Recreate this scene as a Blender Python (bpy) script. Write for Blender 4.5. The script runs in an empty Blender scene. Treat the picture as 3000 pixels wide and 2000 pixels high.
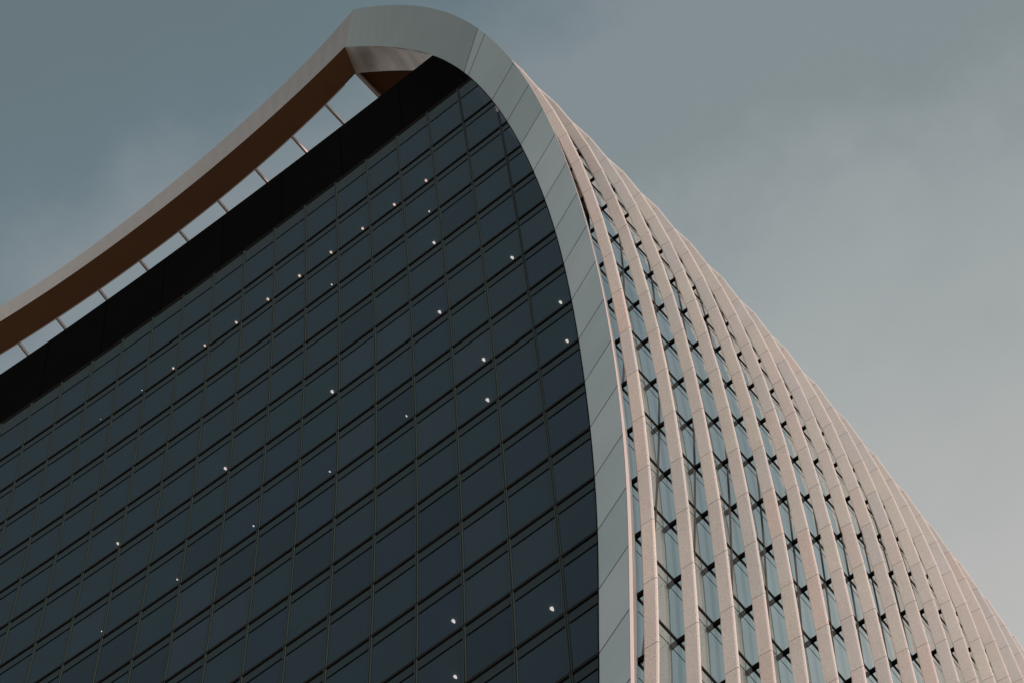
import bpy, math, random
import numpy as np
from mathutils import Matrix, Vector

# ------------------------------------------------------------------ units
# The tower is laid out in storeys: x along the front (right +), y into the
# building, z up, one storey = 4 m; W() turns that into metres above ground.
H = 4.0
CAMU = (5.891375, -7.556390, -26.122258)
def W(p): return (p[0]*H, p[1]*H, (p[2]-CAMU[2])*H + 1.6)

sc = bpy.context.scene
# ------------------------------------------------------------------ camera
cd = bpy.data.cameras.new('camera'); cam = bpy.data.objects.new('camera', cd)
sc.collection.objects.link(cam); sc.camera = cam
R0 = (0.7986936, 0.6006506, -0.0361585)
R1 = (-0.5793521, 0.7513534, -0.3159418)
R2 = (-0.1626028, 0.2732892, 0.9480893)
m = Matrix(((R0[0], -R1[0], -R2[0]), (R0[1], -R1[1], -R2[1]), (R0[2], -R1[2], -R2[2]))).to_4x4()
m.translation = Vector(W(CAMU)); cam.matrix_world = m
cd.sensor_fit = 'HORIZONTAL'; cd.sensor_width = 36.0; cd.lens = 120.0
cd.clip_start = 0.5; cd.clip_end = 20000

# ------------------------------------------------------------------ sky
SUN_EL = math.radians(9.0)
SUN_DIR = Vector((0.981, -0.195, 0)).normalized() * math.cos(SUN_EL) + Vector((0, 0, math.sin(SUN_EL)))
world = bpy.data.worlds.new('World'); sc.world = world; world.use_nodes = True
nt = world.node_tree; N = nt.nodes; L = nt.links
for n in list(N): N.remove(n)
def node(t, **k):
    n = N.new(t)
    for a, b in k.items(): setattr(n, a, b)
    return n
wout = node('ShaderNodeOutputWorld'); bg = node('ShaderNodeBackground'); bg.inputs['Strength'].default_value = 0.12
sky = node('ShaderNodeTexSky', sky_type='NISHITA', sun_disc=False)
sky.sun_elevation = SUN_EL; sky.sun_rotation = math.atan2(SUN_DIR.x, SUN_DIR.y)
sky.air_density = 1.0; sky.dust_density = 2.5; sky.altitude = 50
tc = node('ShaderNodeTexCoord')
dot = node('ShaderNodeVectorMath', operation='DOT_PRODUCT'); dot.inputs[1].default_value = (-0.20, 1.0, 0.0)
L.new(tc.outputs['Generated'], dot.inputs[0])
mp = node('ShaderNodeMapping'); mp.inputs['Scale'].default_value = (2.2, 2.2, 4.0); L.new(tc.outputs['Generated'], mp.inputs['Vector'])
ns = node('ShaderNodeTexNoise'); ns.inputs['Scale'].default_value = 2.4; ns.inputs['Detail'].default_value = 4; ns.inputs['Roughness'].default_value = .45
L.new(mp.outputs[0], ns.inputs['Vector'])
nm = node('ShaderNodeMath', operation='MULTIPLY_ADD'); nm.inputs[1].default_value = 0.09; nm.inputs[2].default_value = -0.045
L.new(ns.outputs['Fac'], nm.inputs[0])
ns2 = node('ShaderNodeTexNoise'); ns2.inputs['Scale'].default_value = 7.5; ns2.inputs['Detail'].default_value = 6; ns2.inputs['Roughness'].default_value = .62; ns2.inputs['Distortion'].default_value = .15
L.new(mp.outputs[0], ns2.inputs['Vector'])
nm2 = node('ShaderNodeMath', operation='MULTIPLY_ADD'); nm2.inputs[1].default_value = 0.065; nm2.inputs[2].default_value = -0.0325
L.new(ns2.outputs['Fac'], nm2.inputs[0])
ad0 = node('ShaderNodeMath', operation='ADD'); L.new(nm.outputs[0], ad0.inputs[0]); L.new(nm2.outputs[0], ad0.inputs[1])
ad = node('ShaderNodeMath', operation='ADD'); L.new(dot.outputs['Value'], ad.inputs[0]); L.new(ad0.outputs[0], ad.inputs[1])
mr = node('ShaderNodeMapRange'); mr.inputs['From Min'].default_value = -0.6; mr.inputs['From Max'].default_value = 0.7
L.new(ad.outputs[0], mr.inputs['Value'])
cr = node('ShaderNodeValToRGB'); L.new(mr.outputs[0], cr.inputs['Fac'])
def sky_col(c): return ((c[0]*1.03-.024)/.1056, (c[1]*1.03-.029)/.1056, (c[2]*1.045-.038)/.1056, 1)
stops = [(-.6, (.60, .57, .55)), (-.42, (.34, .34, .34)), (-.30, (.15, .185, .20)), (-.15, (.135, .175, .195)), (.02, (.140, .187, .208)), (.17, (.150, .199, .218)),
         (.205, (.155, .208, .236)), (.24, (.236, .280, .304)), (.284, (.240, .283, .298)), (.315, (.315, .357, .364)), (.36, (.385, .412, .410)),
         (.40, (.435, .448, .440)), (.44, (.495, .495, .483)), (.7, (.66, .64, .61))]
for n_, (p_, c_) in enumerate(stops):
    pos = (p_+.6)/1.3
    if n_ == 0: e = cr.color_ramp.elements[0]; e.position = pos
    elif n_ == 1: e = cr.color_ramp.elements[1]; e.position = pos
    else: e = cr.color_ramp.elements.new(pos)
    e.color = sky_col(c_)
sp = node('ShaderNodeSeparateXYZ'); L.new(tc.outputs['Generated'], sp.inputs[0])
hz = node('ShaderNodeMapRange', interpolation_type='SMOOTHSTEP'); hz.inputs['From Min'].default_value = 0.84; hz.inputs['From Max'].default_value = 0.05
L.new(sp.outputs['Z'], hz.inputs['Value'])
hm = node('ShaderNodeMixRGB'); L.new(hz.outputs[0], hm.inputs['Fac']); L.new(cr.outputs[0], hm.inputs['Color1']); hm.inputs['Color2'].default_value = (4.6, 4.9, 4.8, 1)
mix = node('ShaderNodeMixRGB'); mix.inputs['Fac'].default_value = 0.88
L.new(sky.outputs[0], mix.inputs['Color1']); L.new(hm.outputs[0], mix.inputs['Color2'])
L.new(mix.outputs[0], bg.inputs['Color']); L.new(bg.outputs[0], wout.inputs['Surface'])

# ------------------------------------------------------------------ sun
sd = bpy.data.lights.new('sun', 'SUN'); sun = bpy.data.objects.new('sun', sd); sc.collection.objects.link(sun)
sd.energy = 4.2; sd.angle = math.radians(6.0); sd.color = (1.0, 0.80, 0.71)
sun.rotation_euler = (-SUN_DIR).to_track_quat('-Z', 'Y').to_euler()
sc.view_settings.view_transform = 'Standard'; sc.view_settings.look = 'None'
sc.view_settings.exposure = 0.0; sc.view_settings.gamma = 1.0; sc.view_settings.use_curve_mapping = False
sc.cycles.max_bounces = 8; sc.cycles.transparent_max_bounces = 8

# ------------------------------------------------------------------ materials
def mat(name, col, rough=.5, metal=0., spec=.5, noise=None, speck=None, bump=None, emit=None):
    mt = bpy.data.materials.new(name); mt.use_nodes = True
    t = mt.node_tree; b = t.nodes['Principled BSDF']
    b.inputs['Base Color'].default_value = (*col, 1); b.inputs['Roughness'].default_value = rough
    b.inputs['Metallic'].default_value = metal; b.inputs['Specular IOR Level'].default_value = spec
    g = t.nodes.new('ShaderNodeNewGeometry')
    src = None
    if noise:                      # (scale, amount): slow weathering
        n = t.nodes.new('ShaderNodeTexNoise'); n.inputs['Scale'].default_value = noise[0]; n.inputs['Detail'].default_value = 5
        t.links.new(g.outputs['Position'], n.inputs['Vector'])
        r = t.nodes.new('ShaderNodeMapRange'); r.inputs['To Min'].default_value = 1-noise[1]; r.inputs['To Max'].default_value = 1+noise[1]
        r.inputs['From Min'].default_value = .3; r.inputs['From Max'].default_value = .7
        t.links.new(n.outputs['Fac'], r.inputs['Value']); src = r.outputs[0]
    if speck:                      # (scale, amount): fine metallic flake of the coating
        n = t.nodes.new('ShaderNodeTexNoise'); n.inputs['Scale'].default_value = speck[0]; n.inputs['Detail'].default_value = 2
        t.links.new(g.outputs['Position'], n.inputs['Vector'])
        r = t.nodes.new('ShaderNodeMapRange'); r.inputs['To Min'].default_value = 1-speck[1]; r.inputs['To Max'].default_value = 1+speck[1]
        r.inputs['From Min'].default_value = .3; r.inputs['From Max'].default_value = .7
        t.links.new(n.outputs['Fac'], r.inputs['Value'])
        if src:
            q = t.nodes.new('ShaderNodeMath'); q.operation = 'MULTIPLY'; t.links.new(src, q.inputs[0]); t.links.new(r.outputs[0], q.inputs[1]); src = q.outputs[0]
        else: src = r.outputs[0]
    if src:
        v = t.nodes.new('ShaderNodeVectorMath'); v.operation = 'SCALE'; v.inputs[0].default_value = col
        t.links.new(src, v.inputs['Scale']); t.links.new(v.outputs[0], b.inputs['Base Color'])
    if bump:                       # (scale, strength): slight waviness
        n = t.nodes.new('ShaderNodeTexNoise'); n.inputs['Scale'].default_value = bump[0]; n.inputs['Detail'].default_value = 1
        t.links.new(g.outputs['Position'], n.inputs['Vector'])
        u = t.nodes.new('ShaderNodeBump'); u.inputs['Strength'].default_value = bump[1]; u.inputs['Distance'].default_value = .1
        t.links.new(n.outputs['Fac'], u.inputs['Height']); t.links.new(u.outputs[0], b.inputs['Normal'])
    if emit:
        b.inputs['Emission Color'].default_value = (*emit[:3], 1); b.inputs['Emission Strength'].default_value = emit[3]
        mt.cycles.emission_sampling = 'NONE'
    return mt

def glass_mat(name, tint, base, bumpstr=.12, refl=(.60, .70, .75)):
    """tinted glazing: Fresnel reflection over a dark see-through pane"""
    mt = bpy.data.materials.new(name); mt.use_nodes = True; t = mt.node_tree
    for n in list(t.nodes): t.nodes.remove(n)
    o = t.nodes.new('ShaderNodeOutputMaterial'); fr = t.nodes.new('ShaderNodeFresnel'); fr.inputs['IOR'].default_value = 1.5
    gl = t.nodes.new('ShaderNodeBsdfGlossy'); gl.inputs['Roughness'].default_value = 0.015; gl.inputs['Color'].default_value = (*refl, 1)
    tr = t.nodes.new('ShaderNodeBsdfTransparent'); tr.inputs['Color'].default_value = (*tint, 1)
    df = t.nodes.new('ShaderNodeBsdfDiffuse'); df.inputs['Color'].default_value = (*base, 1)
    g = t.nodes.new('ShaderNodeNewGeometry'); n = t.nodes.new('ShaderNodeTexNoise'); n.inputs['Scale'].default_value = .35; n.inputs['Detail'].default_value = 2
    t.links.new(g.outputs['Position'], n.inputs['Vector'])
    u = t.nodes.new('ShaderNodeBump'); u.inputs['Strength'].default_value = bumpstr; u.inputs['Distance'].default_value = .3
    t.links.new(n.outputs['Fac'], u.inputs['Height']); t.links.new(u.outputs[0], gl.inputs['Normal'])
    m1 = t.nodes.new('ShaderNodeMixShader'); m1.inputs[0].default_value = .5
    t.links.new(tr.outputs[0], m1.inputs[1]); t.links.new(df.outputs[0], m1.inputs[2])
    m2 = t.nodes.new('ShaderNodeMixShader'); t.links.new(fr.outputs[0], m2.inputs[0])
    t.links.new(m1.outputs[0], m2.inputs[1]); t.links.new(gl.outputs[0], m2.inputs[2]); t.links.new(m2.outputs[0], o.inputs['Surface'])
    return mt

M_pane = [glass_mat('tinted_glass', (.30, .36, .42), (.012, .020, .028)),
          glass_mat('tinted_glass_blue', (.29, .35, .43), (.012, .019, .030), refl=(.585, .68, .76)),
          glass_mat('tinted_glass_green', (.29, .37, .40), (.013, .021, .026), refl=(.585, .705, .765)),
          glass_mat('tinted_glass_deep', (.28, .34, .40), (.010, .016, .022), refl=(.55, .64, .69)),
          glass_mat('tinted_glass_clear', (.32, .38, .44), (.014, .022, .030), refl=(.65, .75, .81))]
M_spandrel = mat('spandrel_glass', (.008, .014, .014), rough=.12, spec=.10, bump=(.4, .02))
M_mull = mat('mullion_metal', (.020, .033, .031), rough=.6, spec=.15)
M_dark = mat('black_metal', (.0025, .003, .003), rough=.8, spec=.04)
M_trim = mat('bronze_trim', (.060, .050, .042), rough=.5, spec=.25)
M_black = mat('black_panel', (.0013, .0013, .0012), rough=.9, spec=.015, noise=(.3, .2))
M_black2 = mat('black_panel_joint', (.0006, .0006, .0006), rough=1, spec=0)
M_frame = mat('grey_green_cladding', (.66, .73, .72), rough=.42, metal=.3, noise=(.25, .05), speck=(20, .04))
M_arch_shade = mat('cladding_arch_shade', (.335, .39, .38), rough=.42, metal=.3, noise=(.25, .05), speck=(20, .04))  # same cladding in a darker copy: the arch's shade painted into the colour
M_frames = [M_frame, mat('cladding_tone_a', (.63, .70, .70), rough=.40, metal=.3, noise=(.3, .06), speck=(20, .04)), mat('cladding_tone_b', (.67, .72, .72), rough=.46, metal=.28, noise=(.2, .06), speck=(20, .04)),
            mat('cladding_upper_shade', (.50, .565, .56), rough=.42, metal=.3, noise=(.3, .06), speck=(20, .04))]  # half-dark copy: the band's upward darkening painted in as shade
M_frame2 = mat('cladding_return', (.27, .28, .275), rough=.32, metal=.6, noise=(.5, .10))
M_lip = mat('bright_edge_metal', (.60, .52, .50), rough=.35, metal=.2)
M_fin = [mat('fin_coating_%s' % n, c, rough=.42, metal=.3, noise=(.15, .06), speck=(24, .20)) for n, c in
         (('pale', (.66, .605, .575)), ('warm', (.68, .605, .57)), ('grey', (.635, .60, .585)), ('pink', (.69, .585, .545)), ('cream', (.675, .62, .575)))]
M_finback = mat('fin_back', (.03, .032, .03), rough=.5, metal=.2)
M_seam = mat('fin_seam', (.06, .028, .022), rough=.9, spec=.1)
M_joint = mat('joint_shadow_gap', (.028, .014, .012), rough=.9, spec=.1)
M_bracket = mat('bracket_black_steel', (.0025, .0025, .0025), rough=.8, spec=.03)
M_soffit = mat('brown_soffit', (.26, .122, .055), rough=.65, spec=.2, noise=(.8, .05))
M_soffit2 = mat('arch_soffit_metal', (.45, .385, .345), rough=.42, metal=.45, noise=(.45, .40), speck=(14, .08))
M_beam = mat('beam_fascia', (.36, .345, .33), rough=.45, metal=.3, noise=(.3, .05), speck=(8, .06))
M_rafter = mat('rafter_sunlit', (.86, .68, .62), rough=.5)  # pink low light on the rafters painted into the base colour
M_rafter_shade = mat('rafter_shaded', (.04, .025, .02), rough=.6)  # shaded left side of the same rafters, painted dark
M_slab = mat('ceiling_slab', (.10, .105, .11), rough=.9)
M_core = mat('core_wall', (.05, .055, .06), rough=.9)
M_lamp = mat('lamp_glow', (.9, .8, .7), emit=(1.0, .60, .42, 6.0))
M_lampw = mat('lamp_glow_white', (.9, .85, .8), emit=(1.0, .74, .62, 5.5))
M_lampo = mat('lamp_glow_dim', (.9, .6, .4), emit=(1.0, .55, .25, 3.0))
M_can = mat('lamp_housing', (.25, .2, .17), rough=.4)
M_ground = mat('paving', (.20, .19, .18), rough=.9, noise=(.05, .15))
M_roof = mat('roof_membrane', (.18, .18, .18), rough=.9)

def side_glass():
    mt = bpy.data.materials.new('mirror_glazing'); mt.use_nodes = True; t = mt.node_tree; b = t.nodes['Principled BSDF']
    b.inputs['Base Color'].default_value = (.50, .60, .60, 1); b.inputs['Metallic'].default_value = .92; b.inputs['Roughness'].default_value = .03
    g = t.nodes.new('ShaderNodeNewGeometry'); n = t.nodes.new('ShaderNodeTexNoise'); n.inputs['Scale'].default_value = .3; n.inputs['Detail'].default_value = 1
    t.links.new(g.outputs['Position'], n.inputs['Vector'])
    u = t.nodes.new('ShaderNodeBump'); u.inputs['Strength'].default_value = .03; u.inputs['Distance'].default_value = .2
    t.links.new(n.outputs['Fac'], u.inputs['Height']); t.links.new(u.outputs[0], b.inputs['Normal'])
    return mt
M_side = side_glass()

# ------------------------------------------------------------------ helpers
col = sc.collection
class MB:
    def __init__(s): s.v = []; s.f = []; s.m = []
    def quad(s, a, b, c, d, mi=0):
        n = len(s.v); s.v += [W(a), W(b), W(c), W(d)]; s.f.append((n, n+1, n+2, n+3)); s.m.append(mi)
    def tri(s, a, b, c, mi=0):
        n = len(s.v); s.v += [W(a), W(b), W(c)]; s.f.append((n, n+1, n+2)); s.m.append(mi)
    def hexa(s, p, mi=0):
        """p: 8 corners, 0-3 one end ring, 4-7 the other"""
        n = len(s.v); s.v += [W(q) for q in p]
        for f in ((0, 1, 2, 3), (7, 6, 5, 4), (0, 4, 5, 1), (1, 5, 6, 2), (2, 6, 7, 3), (3, 7, 4, 0)):
            s.f.append(tuple(n+i for i in f)); s.m.append(mi)
    def box(s, a, b, mi=0):
        x0, y0, z0 = a; x1, y1, z1 = b
        s.hexa([(x0, y0, z0), (x1, y0, z0), (x1, y1, z0), (x0, y1, z0), (x0, y0, z1), (x1, y0, z1), (x1, y1, z1), (x0, y1, z1)], mi)
    def loft(s, rings, mats=None, closed=True, caps=True):
        """rings: list of equal-length point lists"""
        n = len(s.v); k = len(rings[0])
        for r in rings: s.v += [W(q) for q in r]
        for i in range(len(rings)-1):
            for j in range(k if closed else k-1):
                j2 = (j+1) % k
                s.f.append((n+i*k+j, n+i*k+j2, n+(i+1)*k+j2, n+(i+1)*k+j)); s.m.append(mats[j] if mats else 0)
        if caps and closed:
            s.f.append(tuple(n+j for j in range(k))[::-1]); s.m.append(mats[0] if mats else 0)
            s.f.append(tuple(n+(len(rings)-1)*k+j for j in range(k))); s.m.append(mats[0] if mats else 0)
    def build(s, name, mats, parent=None, smooth=False):
        me = bpy.data.meshes.new(name)
        me.from_pydata(s.v, [], s.f)
        for mt in (mats if isinstance(mats, (list, tuple)) else [mats]): me.materials.append(mt)
        me.polygons.foreach_set('material_index', s.m)
        if smooth: me.polygons.foreach_set('use_smooth', [True]*len(s.f))
        me.update(); me.validate()
        o = bpy.data.objects.new(name, me); col.objects.link(o)
        if parent: o.parent = parent
        return o
def tag(o, label, cat, group=None):
    o['label'] = label; o['category'] = cat
    if group: o['group'] = group
    return o
def empty(name, label, cat, group=None):
    o = bpy.data.objects.new(name, None); col.objects.link(o); return tag(o, label, cat, group)

# ------------------------------------------------------------------ building surfaces
BAY = 0.403833
ZB, ZG = -10, -26.52                      # lowest modelled storey line, ground
def yf(x, z):                             # front glass: slightly hollow in plan and section
    zc = max(z, -9.0)
    u = min(-x/BAY, 13.0)
    return (-0.0270669*zc*zc/10 - 0.00113917*zc**3/100 - 0.00642079*u*u/10 - 0.0020414*u**3/100 + 0.0066091*u*zc/10)
PI_ = [6.962186027401547e-09, -1.303523482228856e-07, -3.3387131989544763e-07, 1.2042132840930931e-05, -2.0316628010191522e-05, -0.0005313441331319064, -0.0051043895171120745, -0.005422049022038566, 2.0030198495980645]
PO_ = [1.9875462264991427e-09, -3.890679842016152e-08, -2.0589423158212056e-08, 1.6970659548354773e-06, -2.101328105162633e-05, -9.567342567524454e-05, -0.004998891557018767, -0.006613739549140625, 2.3511726848283487]
POY = [1.5031401456666544e-08, 5.366413351904465e-07, -3.4029132927944267e-06, -5.626340695344132e-05, -0.0024971593203222, -0.0052239330947178135, -0.15908853197615386]
def _pl(P, z, zl=-7.0):
    if z >= zl: return float(np.polyval(P, z))
    a = float(np.polyval(P, zl)); b = float(np.polyval(P, zl+.5)); return a + (z-zl)*(b-a)/.5
def xi(z): return _pl(PI_, z)             # inner edge of the cladding band = right end of the front glass
def xo(z): return _pl(PO_, z)             # outer edge of the band
def yo(z): return _pl(POY, z)
XC = -3.2                                 # centre line of the front
def xl(z): return 2*XC - xi(z)            # left end of the front glass (outside the picture)

CX = [2.55886, 0.12122, -0.2712, -0.08539, -0.0572, -0.00832, 0.09922, 0.14353, 0.05571, -0.00667, -0.00613, -0.12175, -0.0174, -0.02584, -0.00719, -0.00513]
MX = [(0, 0), (0, 1), (0, 2), (0, 3), (0, 4), (0, 5), (1, 0), (1, 1), (1, 2), (1, 3), (1, 4), (2, 0), (2, 1), (2, 2), (3, 0), (3, 1)]
CY = [3.2976, 0.35364, -0.08644, -0.00105, 0.01368, 3.63703, 0.43123, 0.10516, -0.00867, 0.05182, 0.00755, 0.00271]
MY = [(0, 0), (0, 1), (0, 2), (0, 3), (0, 4), (1, 0), (1, 1), (1, 2), (1, 3), (2, 0), (2, 1), (3, 0)]
def _poly(C, Mo, k, z):
    a = (k-8)/8; b = z/8
    return sum(c * a**i * b**j for c, (i, j) in zip(C, Mo))
def fx(k, z):                             # outer edge of fin k
    if z > 8: return _poly(CX, MX, k, 8) + .92*(xo(z) - xo(8))
    if z < -9: return _poly(CX, MX, k, -9) + (z+9)*(_poly(CX, MX, k, -8.5)-_poly(CX, MX, k, -9))/.5
    return _poly(CX, MX, k, z)
def fy(k, z):
    if z > 8: return _poly(CY, MY, k, 8) + (z-8)*(_poly(CY, MY, k, 8)-_poly(CY, MY, k, 7))*.8
    if z < -9: return _poly(CY, MY, k, -9) + (z+9)*(_poly(CY, MY, k, -8.5)-_poly(CY, MY, k, -9))/.5
    return _poly(CY, MY, k, z)
def nrm(k, z):                            # outward normal of the side profile in the x-z plane
    d = (fx(k, z+.25)-fx(k, z-.25))/.5; l = math.hypot(1, d); return (1/l, -d/l)
GOFF = 0.172
K0 = 1.05                                 # where the side glazing begins, behind the first fin
def gpt(k, z, off=GOFF):
    n = nrm(k, z); return (fx(k, z)-off*n[0], fy(k, z)+.004, z-off*n[1])
def k_at_y(y, z):
    k = 2 + y*2
    for _ in range(8):
        k -= (fy(k, z)-y)/((fy(k+.01, z)-fy(k-.01, z))/.02)
    return k

# ------------------------------------------------------------------ ground
g = MB(); g.v = [(-6000, -6000, 0), (6000, -6000, 0), (6000, 6000, 0), (-6000, 6000, 0)]; g.f = [(0, 1, 2, 3)]; g.m = [0]
go = g.build('ground', M_ground); go['kind'] = 'structure'

tower = empty('office_tower', 'tall curved glass office tower with pale vertical side fins and an open roof frame', 'office building')
tower.location = (0, 0, 0)

# ------------------------------------------------------------------ front windows
ZT = 8.19
def zlev(i): return ZT if i == 0 else 8.0 - i
rng = random.Random(4)
N0, N1 = -2, 26
cells = []
def clipx(xa, xb, z): return (max(xa, xl(z)+.004), min(xb, xi(z)-.004))
def window_mesh(i, j, pane, span):
    zt, zb = zlev(i)-.032, zlev(i+1)+.010
    xa0, xb0 = -(j+1-4)*BAY + .012, -(j-4)*BAY - .012
    if i == 0: zt = ZT-.02; zs = ZT-.39
    else: zs = zlev(i)-.205
    def strip(mb, z0, z1, n, mi):
        for s in range(n):
            za = z0+(z1-z0)*s/n; zc = z0+(z1-z0)*(s+1)/n
            a0, b0 = clipx(xa0, xb0, za); a1, b1 = clipx(xa0, xb0, zc)
            if b0 <= a0 and b1 <= a1: continue
            b0 = max(b0, a0); b1 = max(b1, a1)
            mb.quad((a0, yf(a0, za)+.004, za), (b0, yf(b0, za)+.004, za), (b1, yf(b1, zc)+.004, zc), (a1, yf(a1, zc)+.004, zc), mi)
    strip(pane, zb, zs-.006, 4, 0)
    strip(span, zs+.006, zt, 1, 0)
    zm = zs
    a, b = clipx(xa0+.012, xb0-.004, zm)
    if b > a+.01:
        for (y0, y1) in ((.000, .012),):
            span.hexa([(a, yf(a, zm)+y0, zm-.007), (b, yf(b, zm)+y0, zm-.007), (b, yf(b, zm)+y1, zm-.007), (a, yf(a, zm)+y1, zm-.007),
                       (a, yf(a, zm)+y0, zm+.007), (b, yf(b, zm)+y0, zm+.007), (b, yf(b, zm)+y1, zm+.007), (a, yf(a, zm)+y1, zm+.007)], 1)
def cam_px(p):
    d = [p[0]-CAMU[0], p[1]-CAMU[1], p[2]-CAMU[2]]
    q = [sum(r[t]*d[t] for t in range(3)) for r in (R0, R1, R2)]
    return (1500+q[0]/q[2]*10000, 1000+q[1]/q[2]*10000)
for i in range(0, 18):
    for j in range(N0, N1):
        zc = (zlev(i)+zlev(i+1))/2; xm = -(j+.5-4)*BAY
        if xm-BAY/2 > max(xi(zlev(i+1)), xi(zlev(i))) or xm+BAY/2 < xl(zc): continue
        px = cam_px((xm, yf(xm, zc), zc))
        inside = -40 < px[0] < 2300 and 0 < px[1] < 2060
        cells.append((i, j, px, inside))
front = MB(); dummy = None
big = sorted([c for c in cells if c[3] and c[1] >= -1], key=lambda c: (c[2][0]*.25 - 9999 if False else -(c[0]*1.0 - c[1]*.42)))
big_set = {(c[0], c[1]) for c in big[:100]}
restp = MB(); rests = MB()
for (i, j, px, ins) in cells:
    if (i, j) in big_set:
        a, b = MB(), MB(); window_mesh(i, j, a, b)
        if not a.f: continue
        w = a.build('window', rng.choice(M_pane), tower)
        if b.f: b.build('spandrel', [M_spandrel, M_dark], w)
    else:
        window_mesh(i, j, restp, rests)
rw = restp.build('window', M_pane[0], tower); rw['kind'] = 'stuff'
rs = rests.build('spandrel', [M_spandrel, M_dark], rw); rs['kind'] = 'stuff'

# mullions
for j in range(N0, N1+1):
    x = -(j-4)*BAY; mb = MB()
    zz = [ZB + .25*t for t in range(int((ZT-ZB)/.25)+1)] + [ZT]
    zz = [z for z in zz if xl(z) < x-.012 and x+.012 < xi(z)]
    if len(zz) < 2: continue
    for (xa, xb, yy, mi) in ((-.0105, -.003, -.004, 0), (-.003, .0035, .001, 1), (.0035, .0105, -.004, 0)):
        mb.loft([[(x+xa, yf(x, z)+yy, z), (x+xb, yf(x, z)+yy, z), (x+xb, yf(x, z)+.012, z), (x+xa, yf(x, z)+.012, z)] for z in zz], mats=[mi]*4)
    mb.build('mullion', [M_mull, M_dark], tower)
# transoms
for i in range(0, 18):
    z = zlev(i); mb = MB(); xr = xi(z)-.002; xs = [xl(z)+.01 + (xr-xl(z)-.01)*t/24 for t in range(25)]
    prof = ((-.010, .012, -.0045, 0), (-.0145, -.010, -.0065, 1), (-.034, -.0145, -.001, 0)) if i else ((-.012, -.006, -.006, 1), (-.006, .018, -.008, 0))
    for (z0, z1, yy, mi) in prof:
        mb.loft([[(x, yf(x, z)+yy, z+z0), (x, yf(x, z)+yy, z+z1), (x, yf(x, z)+.010, z+z1), (x, yf(x, z)+.010, z+z0)] for x in xs], mats=[mi]*4)
    mb.build('transom', [M_dark, M_trim], tower)
# dark edge frame along the curved right end of the glass
mb = MB(); zz = [ZB+.2*t for t in range(int((9.9-ZB)/.2)+1)]
mb.loft([[(xi(z)-.007, yf(xi(z), z)-.004, z), (xi(z)-.001, yf(xi(z), z)-.004, z), (xi(z)-.001, yf(xi(z), z)+.03, z), (xi(z)-.007, yf(xi(z), z)+.03, z)] for z in zz], mats=[0]*4)
mb.build('edge_frame', M_dark, tower)

# floor slabs and core behind the glass
for i in range(0, 18):
    z = zlev(i); mb = MB(); n = 16
    zc = z-.24 if i else 7.93
    top = z-.05
    xr = min(xi(zc), xi(top))-.04; x0 = -6.4
    xs = [x0+(xr-x0)*t/n for t in range(n+1)]
    mb.loft([[(x, yf(x, zc)+.035, zc), (x, yf(x, zc)+.035, top), (x, 2.2, top), (x, 2.2, zc)] for x in xs])
    mb.build('floor_slab', M_slab, tower)
mb = MB(); mb.box((-8, 1.9, ZB-1), (1.55, 2.0, 9.6)); mb.box((1.3, .25, ZB-1), (1.35, 1.9, 9.0)); mb.build('core_wall', M_core, tower)
mb = MB(); mb.box((-7.6, 2.0, 9.5), (1.0, 11.0, 9.6)); mb.build('roof_deck', M_roof, tower)

# parapet
mb = MB(); ztp = 9.91; xs = [-7.4 + t*.25 for t in range(60)]
def parx(z): return xi(z)-.004
nseg = 30
for (za, zb) in ((ZT+.018, ztp),):
    rows = []
    for s in range(7):
        z = za+(zb-za)*s/6; r = []
        for t in range(nseg+1):
            x = -7.6+(parx(z)+7.6)*t/nseg; r.append((x, yf(x, z)-.004, z))
        rows.append(r)
    for s in range(6):
        for t in range(nseg): mb.quad(rows[s][t], rows[s][t+1], rows[s+1][t+1], rows[s+1][t])
    back = [[(p[0], p[1]+.10, p[2]) for p in rows[-1]], [(p[0], p[1]+.10, p[2]) for p in rows[0]]]
    for t in range(nseg):
        mb.quad(rows[-1][t], rows[-1][t+1], back[0][t+1], back[0][t]); mb.quad(back[0][t], back[0][t+1], back[1][t+1], back[1][t])
for j in range(-1, 24, 2):
    x = -(j-4)*BAY+.1
    for t in range(6):
        za = ZT+.03+(ztp-ZT-.04)*t/6; zb = ZT+.03+(ztp-ZT-.04)*(t+1)/6
        if x < parx(zb)-.02:
            mb.quad((x-.003, yf(x, za)-.006, za), (x+.003, yf(x, za)-.006, za), (x+.003, yf(x, zb)-.006, zb), (x-.003, yf(x, zb)-.006, zb), 1)
par = mb.build('parapet', [M_black, M_black2], tower)

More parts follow.
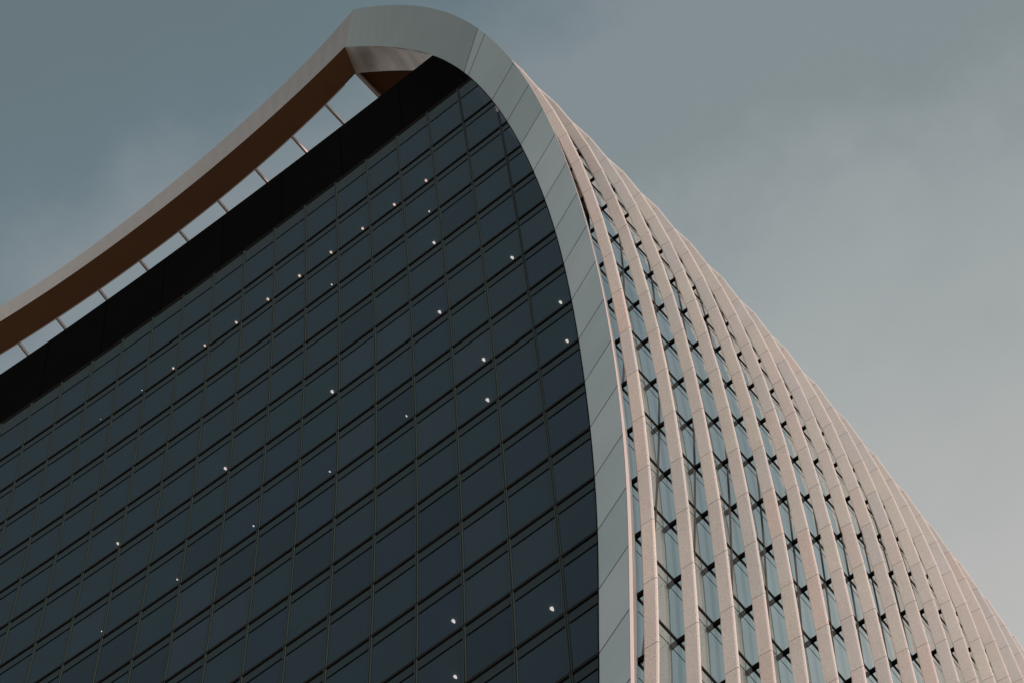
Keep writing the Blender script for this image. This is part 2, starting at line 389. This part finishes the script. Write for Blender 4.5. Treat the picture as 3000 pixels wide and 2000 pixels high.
# ------------------------------------------------------------------ cladding band round the corner, with its arch
pairs = [(8.0-i, 8.0-i) for i in range(18, 0, -1)]
pairs += [(8.34, 8.62), (8.56, 8.98)]
extra = [(9.25, 9.75), (9.98, 10.55), (10.72, 11.35), (11.4, 12.05), (12.05, 12.76)]
END = (12.636, 13.41)
def inner(z): x = xi(z) if z < 12.6 else -.13; return (x, yf(x, z) if z < 9.5 else yf(x, z)-.0, z)
def outer(z): return (xo(z) if z < 13.4 else .110, yo(z) if z < 13.4 else -.605, z)
def band_side(mirror):
    """cross-section lofted up the edge; mirror=True is the far left end, outside the picture"""
    def mxx(p): return (2*XC-p[0], p[1], p[2]) if mirror else p
    mb = MB(); ring = []
    levels = pairs + extra + [END]
    gap = .009
    for n in range(len(levels)-1):
        (a0, b0), (a1, b1) = levels[n], levels[n+1]
        jt0 = n < len(pairs) and n > 0; jt1 = (n+1) < len(pairs)
        sub = 3
        for s in range(sub):
            t0, t1 = s/sub, (s+1)/sub
            ia, ib = a0+(a1-a0)*t0, a0+(a1-a0)*t1; oa, ob = b0+(b1-b0)*t0, b0+(b1-b0)*t1
            if s == 0 and jt0: ia += gap; oa += gap
            if s == sub-1 and jt1: ib -= gap; ob -= gap
            P = [mxx(inner(ia)), mxx(outer(oa)), mxx(outer(ob)), mxx(inner(ib))]
            mb.quad(*P, 2 if n >= len(pairs)-1 else 5 if n >= len(pairs)-5 else (0, 3, 0, 4, 3, 0, 4)[n % 7])  # arch and upper band panels take the copies with painted shade
        # dark backing behind the joints
        b = .008
        P = [mxx(inner(a0)), mxx(outer(b0)), mxx(outer(b1)), mxx(inner(a1))]
        mb.quad(*[(p[0], p[1]+b, p[2]) for p in P], 1)
    o = mb.build('cladding_band', [M_frame, M_joint, M_arch_shade, M_frames[1], M_frames[2], M_frames[3]], tower)
    # bright rounded outer lip and the return back to the side glazing
    lip = MB(); ret = MB(); zz = [ZB + .25*t for t in range(int((13.4-ZB)/.25))] + [13.41]
    def L4(z):
        p = outer(z); n = nrm(1, min(z, 12.5))
        k = min(.9, max(.10, (1.0-z)/6.5))
        a = (p[0], p[1]+.001, p[2]); b = (p[0]+.003*n[0]*k, p[1]-.000, p[2]+.003*n[1]*k)
        c = (p[0]+.017*k*n[0], p[1]+.003+.009*k, p[2]+.017*k*n[1]); d = (p[0]+.016*k*n[0], p[1]+.006+.017*k, p[2]+.016*k*n[1])
        e = (p[0]-.004*n[0], p[1]+.010+.034*k, p[2]-.004*n[1])
        return [mxx(q) for q in (a, b, c, d, e)]
    lip.loft([L4(z) for z in zz], mats=[1, 0, 0, 0, 1]); lip.build('edge_lip', [M_lip, M_joint], o)
    def R3(z):
        p = L4(z)[4]; q = mxx(gpt(K0, z, GOFF+.002))
        m_ = tuple((p[t]+q[t])/2 for t in range(3)); sgn = -1 if mirror else 1
        return [p, (m_[0]+.012*sgn, m_[1], m_[2]), q]
    ret.loft([R3(z) for z in zz], closed=False, caps=False); ret.build('side_return', M_frame2, o, smooth=True)
    # soffit of the arch
    so = MB(); zs = [8.3+.15*t for t in range(29)] + [12.636]; rings = []
    for z in zs:
        p = inner(z); dpt = .04+.285*min(1, max(0, (z-8.3)/1.6)); t = (z-8.3)/4.336
        rings.append([mxx(p), mxx((p[0]-.0926*max(0, t-.6)/.4, p[1]+dpt, p[2]))])
    so.loft(rings, closed=False, caps=False)
    so.build('arch_soffit', M_soffit2, o, smooth=True)
    return o
band_side(False); band_side(True)

# ------------------------------------------------------------------ roof beam in front of the open roof
LO = [(-.13, -.452), (-.776, -.372), (-1.902, -.263), (-2.898, -.225), (-3.844, -.225), (-4.681, -.243), (-5.43, -.301), (-6.27, -.40)]
UP = [(.110, -.605), (-1.125, -.394), (-1.956, -.303), (-2.941, -.243), (-3.345, -.237), (-4.475, -.214), (-5.531, -.307), (-6.45, -.45)]
BK = [(-.222, -.127), (-.749, -.052), (-1.3, .025), (-1.877, .067), (-2.458, .104), (-3.048, .116), (-3.648, .117), (-4.258, .102), (-4.871, .075), (-5.392, .041), (-5.689, .012), (-6.178, -.06)]
def curve(P, n):
    x = np.array([p[0] for p in P]); y = np.array([p[1] for p in P]); c = np.polyfit(x, y, 4, w=[4]+[2]*(len(x)-2)+[.5])
    xs = np.linspace(x[0], x[-1], n); ys = np.polyval(c, xs); ys[0] = y[0]; ys[-1] = y[-1]
    return list(zip(xs.tolist(), ys.tolist()))
NB = 33
lo = curve(LO, NB); up = curve(UP, NB); bk = curve(BK, NB)
fa = MB(); fa.loft([[(a[0], a[1], 12.636), (b[0], b[1], 13.41)] for a, b in zip(lo, up)], closed=False, caps=False)
beam = fa.build('roof_beam', M_beam, tower)
so = MB(); so.loft([[(a[0], a[1]+.001, 12.636), (b[0], b[1], 12.636)] for a, b in zip(lo, bk)], closed=False, caps=False)
so.build('soffit', M_soffit, beam)
tb = MB(); tb.loft([[(b[0], b[1]+.001, 12.638), (b[0], b[1]+.001, 13.0), (u[0], u[1]+.002, 13.41)] for u, b in zip(up, bk)], closed=False, caps=False)
tb.build('beam_back', M_beam, beam)
eg = MB(); eg.loft([[(b[0], b[1]-.004, 12.630), (b[0], b[1]+.009, 12.630), (b[0], b[1]+.009, 12.66), (b[0], b[1]-.004, 12.66)] for b in bk[1:-1]])
eg.build('sunlit_edge_strip', M_rafter, beam)  # pale strip added to paint the sunlit line along the back edge
# rafters running back from the beam
RX = [-.735, -1.285, -1.868, -2.455, -3.047, -3.647, -4.258, -4.877, -5.43, -6.0]
bx = [p[0] for p in bk][::-1]; by = [p[1] for p in bk][::-1]
for n, x in enumerate(RX):
    y0 = float(np.interp(x, bx, by)); sl = (float(np.interp(x+.05, bx, by))-float(np.interp(x-.05, bx, by)))/.1
    wd = .016; d = Vector((-sl*.55, 1.0, 0)).normalized() if True else None
    sx = d.x/d.y; y1 = y0+2.6; mb = MB()
    def P(yy, dx, z): return (x+dx+sx*(yy-y0), yy, z)
    for (a, b, mi) in ((-.014, -.006, 1), (-.006, .009, 0)):  # left slice painted as the shaded side, right slice as the lit one
        mb.hexa([P(y0, a, 12.64), P(y0, b, 12.64), P(y0, b, 12.72), P(y0, a, 12.72), P(y1, a, 12.64), P(y1, b, 12.64), P(y1, b, 12.72), P(y1, a, 12.72)], mi)
    mb.build('rafter', [M_rafter, M_rafter_shade], beam)

# ------------------------------------------------------------------ side glazing, storey lines and mullions
def ym(j, z): return .608 + .42*j + .103*(min(z, 8)+2)
def gy(y, z, off=GOFF): return gpt(k_at_y(y, z), z, off)
def gk(k, z, off=GOFF): return gpt(k, z, off)
zz_all = [ZB + .5*t for t in range(int((13.0-ZB)/.5)+1)]
NJ = 25
for j in range(-2, NJ):
    mb = MB(); rings = []
    for z in zz_all:
        k1 = k_at_y(ym(j, z), z); k2 = k_at_y(ym(j+1, z), z)
        k1 = max(k1, K0); k2 = max(k2, K0)
        rings.append([gk(k1, z), gk((k1+k2)/2, z), gk(k2, z)])
    mb.loft(rings, closed=False, caps=False)
    mb.build('side_glazing_strip', M_side, tower)
for j in range(-1, NJ):
    mb = MB()
    ks = [(z, k_at_y(ym(j, z), z)) for z in zz_all if z <= 10]
    ks = [(z, k) for z, k in ks if k > K0+.04]
    if len(ks) < 2: continue
    for (ya, yb, off, mi) in ((-.0075, -.002, GOFF-.005, 0), (-.002, .002, GOFF-.001, 1), (.002, .0075, GOFF-.005, 0)):
        rr = []
        for z, k in ks:
            a = gk(k, z, off); b = gk(k, z, GOFF+.004)
            rr.append([(a[0], a[1]+ya, a[2]), (a[0], a[1]+yb, a[2]), (b[0], b[1]+yb, b[2]), (b[0], b[1]+ya, b[2])])
        mb.loft(rr, mats=[mi]*4)
    mb.build('side_mullion', [M_trim, M_dark], tower)
for i in range(0, 18):
    z = 8.0-i-.055; mb = MB(); kk = [K0]+[1.5+.5*t for t in range(44)]
    for (z0, z1, off, mi) in ((-.010, .013, -.006, 0), (-.0145, -.010, -.008, 1), (-.034, -.0145, -.001, 0), (-.213, -.202, -.001, 0)):
        rr = []
        for k in kk:
            a = gk(k, z, GOFF+off); b = gk(k, z, GOFF+.004); sl = (gk(k, z+.1)[0]-gk(k, z-.1)[0])/.2
            rr.append([(a[0]+sl*z0, a[1], a[2]+z0), (a[0]+sl*z1, a[1], a[2]+z1), (b[0]+sl*z1, b[1], b[2]+z1), (b[0]+sl*z0, b[1], b[2]+z0)])
        mb.loft(rr, mats=[mi]*4)
    mb.build('side_transom', [M_dark, M_trim], tower)

# shoulder: inside of the roll-over above the arch
mb = MB(); rr = []
for z in [10.2+.2*t for t in range(14)]+[12.95]:
    rr.append([gk(1.0+.9*t, z, GOFF+.03) for t in range(9)])
mb.loft(rr, closed=False, caps=False)
mb.hexa([(-.20, -.12, 12.74), (.36, -.12, 12.74), (.63, 2.6, 12.74), (.07, 2.6, 12.74), (-.20, -.12, 12.80), (.36, -.12, 12.80), (.63, 2.6, 12.80), (.07, 2.6, 12.80)])
mb.build('shoulder_lining', M_soffit, tower)
mb = MB()
for (xx, ya, yb) in ((-.205, -.12, 2.6), (.36, -.1, 2.6)):
    s_ = .10
    mb.hexa([(xx-.03, ya, 12.64), (xx+.012, ya, 12.64), (xx+.012, ya, 12.74), (xx-.03, ya, 12.74),
             (xx-.03+s_*(yb-ya), yb, 12.64), (xx+.012+s_*(yb-ya), yb, 12.64), (xx+.012+s_*(yb-ya), yb, 12.74), (xx-.03+s_*(yb-ya), yb, 12.74)], 0)
mb.build('shoulder_rib', M_rafter, tower)

# ------------------------------------------------------------------ fins
def fin_ring(k, z, shrink=0.0):
    n = nrm(k, z); X = fx(k, z); Y = fy(k, z); s = shrink
    def q(o, dy): return (X+o*n[0], Y+dy, z+o*n[1])
    dp = .111+.0012*k; yw = .045+.012*k                     # blades turn slightly further out along the side
    return [q(-dp+s, .008), q(-dp+.014+s, -.089*yw+s), q(-.013-s, -.001+s), q(-.004-s, .003+s*.5), q(0-s, .009), q(-.003-s, .017-s*.5), q(-.014-s, .021-s), q(-dp+s, .017-s)]
NK = 23
brk = []
for k in range(1, NK):
    mb = MB(); levels = [8.0-i for i in range(18, -1, -1)] + [9.0, 10.0, 11.0, 12.0, 12.8, 13.35]
    gp = .0045
    for a, b in zip(levels[:-1], levels[1:]):
        mi = rng.choices([0, 1, 2, 3, 4], [4, 3, 3, .45, 2])[0]
        r0 = fin_ring(k, a+gp); r1 = fin_ring(k, b-gp)
        mb.loft([r0, r1], mats=[mi, mi, mi, mi, mi, mi, 5, 5])
    core = MB(); core.loft([fin_ring(k, z, .006) for z in levels], mats=[6]*8)
    n = len(mb.v); mb.v += core.v; mb.f += [tuple(q+n for q in f) for f in core.f]; mb.m += core.m
    fo = mb.build('fin', M_fin+[M_finback, M_seam], tower)
    for i in range(0, 18):
        z = 8.0-i-.072; a = gpt(k, z, GOFF+.003); b = gpt(k, z, .107+.0012*k); px = cam_px(b)
        q = MB(); y0, y1 = -.004, .016; h0, h1 = -.034, .019
        q.hexa([(a[0], a[1]+y0, a[2]+h0), (b[0], b[1]+y0, b[2]+h0), (b[0], b[1]+y1, b[2]+h0), (a[0], a[1]+y1, a[2]+h0),
                (a[0], a[1]+y0, a[2]+h1), (b[0], b[1]+y0, b[2]+h1), (b[0], b[1]+y1, b[2]+h1), (a[0], a[1]+y1, a[2]+h1)])
        inside = -20 < px[0] < 3020 and 0 < px[1] < 2020 and i <= 16
        brk.append((inside and (k <= 13) and i >= k*.0+2 and (i > 4 or k < 6), -i+abs(k)*.35, q, fo))
cand = sorted([b for b in brk if b[0]], key=lambda b: b[1])
keep = set(id(b[2]) for b in cand[:100])
rest = MB()
for ins, s_, q, fo in brk:
    if id(q) in keep: q.build('bracket', M_bracket, fo)
    else:
        n = len(rest.v); rest.v += q.v; rest.f += [tuple(t+n for t in f) for f in q.f]; rest.m += q.m
ro = rest.build('bracket', M_bracket, tower); ro['kind'] = 'stuff'

# ------------------------------------------------------------------ lower storeys down to the ground (below the picture)
mb = MB()
def ringlow(z, s):
    a = (xi(ZB)-.1*s); return [(2*XC-a, .0+.02*s, z), (a, .0+.02*s, z), (a+.15, .3, z), (a+.15, 9.5, z), (2*XC-a-.15, 9.5, z), (2*XC-a-.15, .3, z)]
z = ZG
lv = [ZG+.0]+[ZG+1.5+t for t in range(int(ZB-ZG-1.5))]+[ZB+.0]
for a, b in zip(lv[:-1], lv[1:]):
    mb.loft([ringlow(a, (ZB-a)*.2), ringlow(b-.12, (ZB-b)*.2)], mats=[0]*6)
    mb.loft([ringlow(b-.12, (ZB-b)*.2-.1), ringlow(b, (ZB-b)*.2-.1)], mats=[1]*6)
mb.build('lower_storeys', [M_spandrel, M_mull], tower)

# ------------------------------------------------------------------ ceiling lamps behind the front glass
def lamp_at(mull, ceil_z, size, kind, label, group=None):
    x = -(mull-4)*BAY; y = yf(x, ceil_z)+.175
    t = empty('ceiling_lamp', label, 'lamp', group); t.location = W((x, y, ceil_z))
    o = Vector(t.location)
    mb = MB(); S = size*.9; n = 16
    def ringm(r, dz, dx=0): return [(o.x+r*math.cos(2*math.pi*q/n)+dx, o.y+r*math.sin(2*math.pi*q/n), o.z+dz) for q in range(n)]
    def loftm(mb, rings):
        for r in rings: mb.v += r
        for i in range(len(rings)-1):
            for q in range(n): mb.f.append((i*n+q, i*n+(q+1) % n, (i+1)*n+(q+1) % n, (i+1)*n+q)); mb.m.append(0)
        mb.f.append(tuple(range(n))[::-1]); mb.m.append(0); mb.f.append(tuple((len(rings)-1)*n+q for q in range(n))); mb.m.append(0)
    loftm(mb, [ringm(S*.9, -.03), ringm(S*1.0, -.035), ringm(S*1.0, -.005), ringm(S*.8, .02)])
    h = mb.build('housing', M_can, t); h.matrix_parent_inverse = Matrix.Translation(o).inverted()
    bb = MB(); rr = []
    for q in range(1, 15):                 # drop-shaped glass: a globe drawn out towards the room
        a = math.pi*q/16; r = S*.62*math.sin(a)*(1 if q < 8 else (1-.32*(q-8)/7)); dy = -S*.62*math.cos(a) if q < 8 else S*.62*(-math.cos(a))*1.9
        rr.append([(o.x+r*math.cos(2*math.pi*t_/n), o.y+dy, o.z-.03-S*.62+r*math.sin(2*math.pi*t_/n)) for t_ in range(n)])
    loftm(bb, rr)
    b = bb.build('bulb', {'w': M_lampw, 'p': M_lamp, 'o': M_lampo}[kind], t, smooth=True); b.matrix_parent_inverse = Matrix.Translation(o).inverted()
    return t
ordn = ['first', 'second', 'third', 'fourth', 'fifth', 'sixth', 'seventh', 'eighth', 'ninth']
G1 = 'lamps in the lit row below the black parapet'
for n in range(9):
    lamp_at(2.54+n, 6.77, (.085 if n < 7 else .07), 'p', 'warm lamp behind dark glass, %s from the upper right in the diagonal row' % ordn[n], G1)
lamp_at(11.53, 6.77, .03, 'w', 'very faint lamp just past the lower left end of the diagonal row', G1)
lamp_at(12.84, 6.77, .035, 'o', 'faint orange lamp farthest left on the line of the diagonal row', G1)
G2 = 'scattered lamps behind the front glass'
for (mu, z, s, lb) in (
    (2.55, 5.77, .05, 'small white lamp one storey below the upper right lamp of the diagonal row'),
    (2.51, 4.77, .085, 'round white lamp two storeys below the upper right lamp of the diagonal row'),
    (0.51, 2.77, .09, 'lone white lamp in the upper right of the glass, nearest the curving band top'),
    (5.54, 5.77, .045, 'tiny white lamp one storey below the fourth lamp of the diagonal row'),
    (-.47, .77, .085, 'upper of the two lamps right beside the grey cladding band'),
    (2.53, 2.77, .09, 'white lamp four storeys below the upper right lamp of the diagonal row'),
    (-.47, -.23, .08, 'lower of the two lamps right beside the grey cladding band'),
    (1.52, .77, .09, 'upper of two lamps stacked in the middle right of the dark glass'),
    (5.53, 2.77, .09, 'bright lamp nearest the centre of the dark glass'),
    (1.52, -.23, .09, 'lower of two lamps stacked in the middle right of the dark glass'),
    (3.53, .77, .05, 'small white lamp left of and below the stacked pair of lamps'),
    (8.53, 2.77, .085, 'bright lamp in the left half, same storey as the bright central lamp'),
    (5.54, .77, .045, 'tiny lamp two storeys straight below the bright central lamp'),
    (7.54, .77, .045, 'tiny lamp low in the middle left, between two other tiny lamps'),
    (11.55, 2.77, .08, 'bright round lamp at the far left of the dark glass'),
    (9.55, .77, .045, 'tiny lamp below and right of the bright far left lamp'),
    (.53, -5.23, .088, 'largest lamp, at the lower right of the glass near the cladding band'),
    (11.54, .77, .04, 'tiny lamp lowest at the far left of the dark glass'),
    (2.54, -4.23, .085, 'large lamp low in the glass, two windows left of the largest lamp'),
    (2.52, -5.23, .078, 'lamp cut close to the bottom edge of the photo')):
    lamp_at(mu, z, s, 'w', lb, G2)
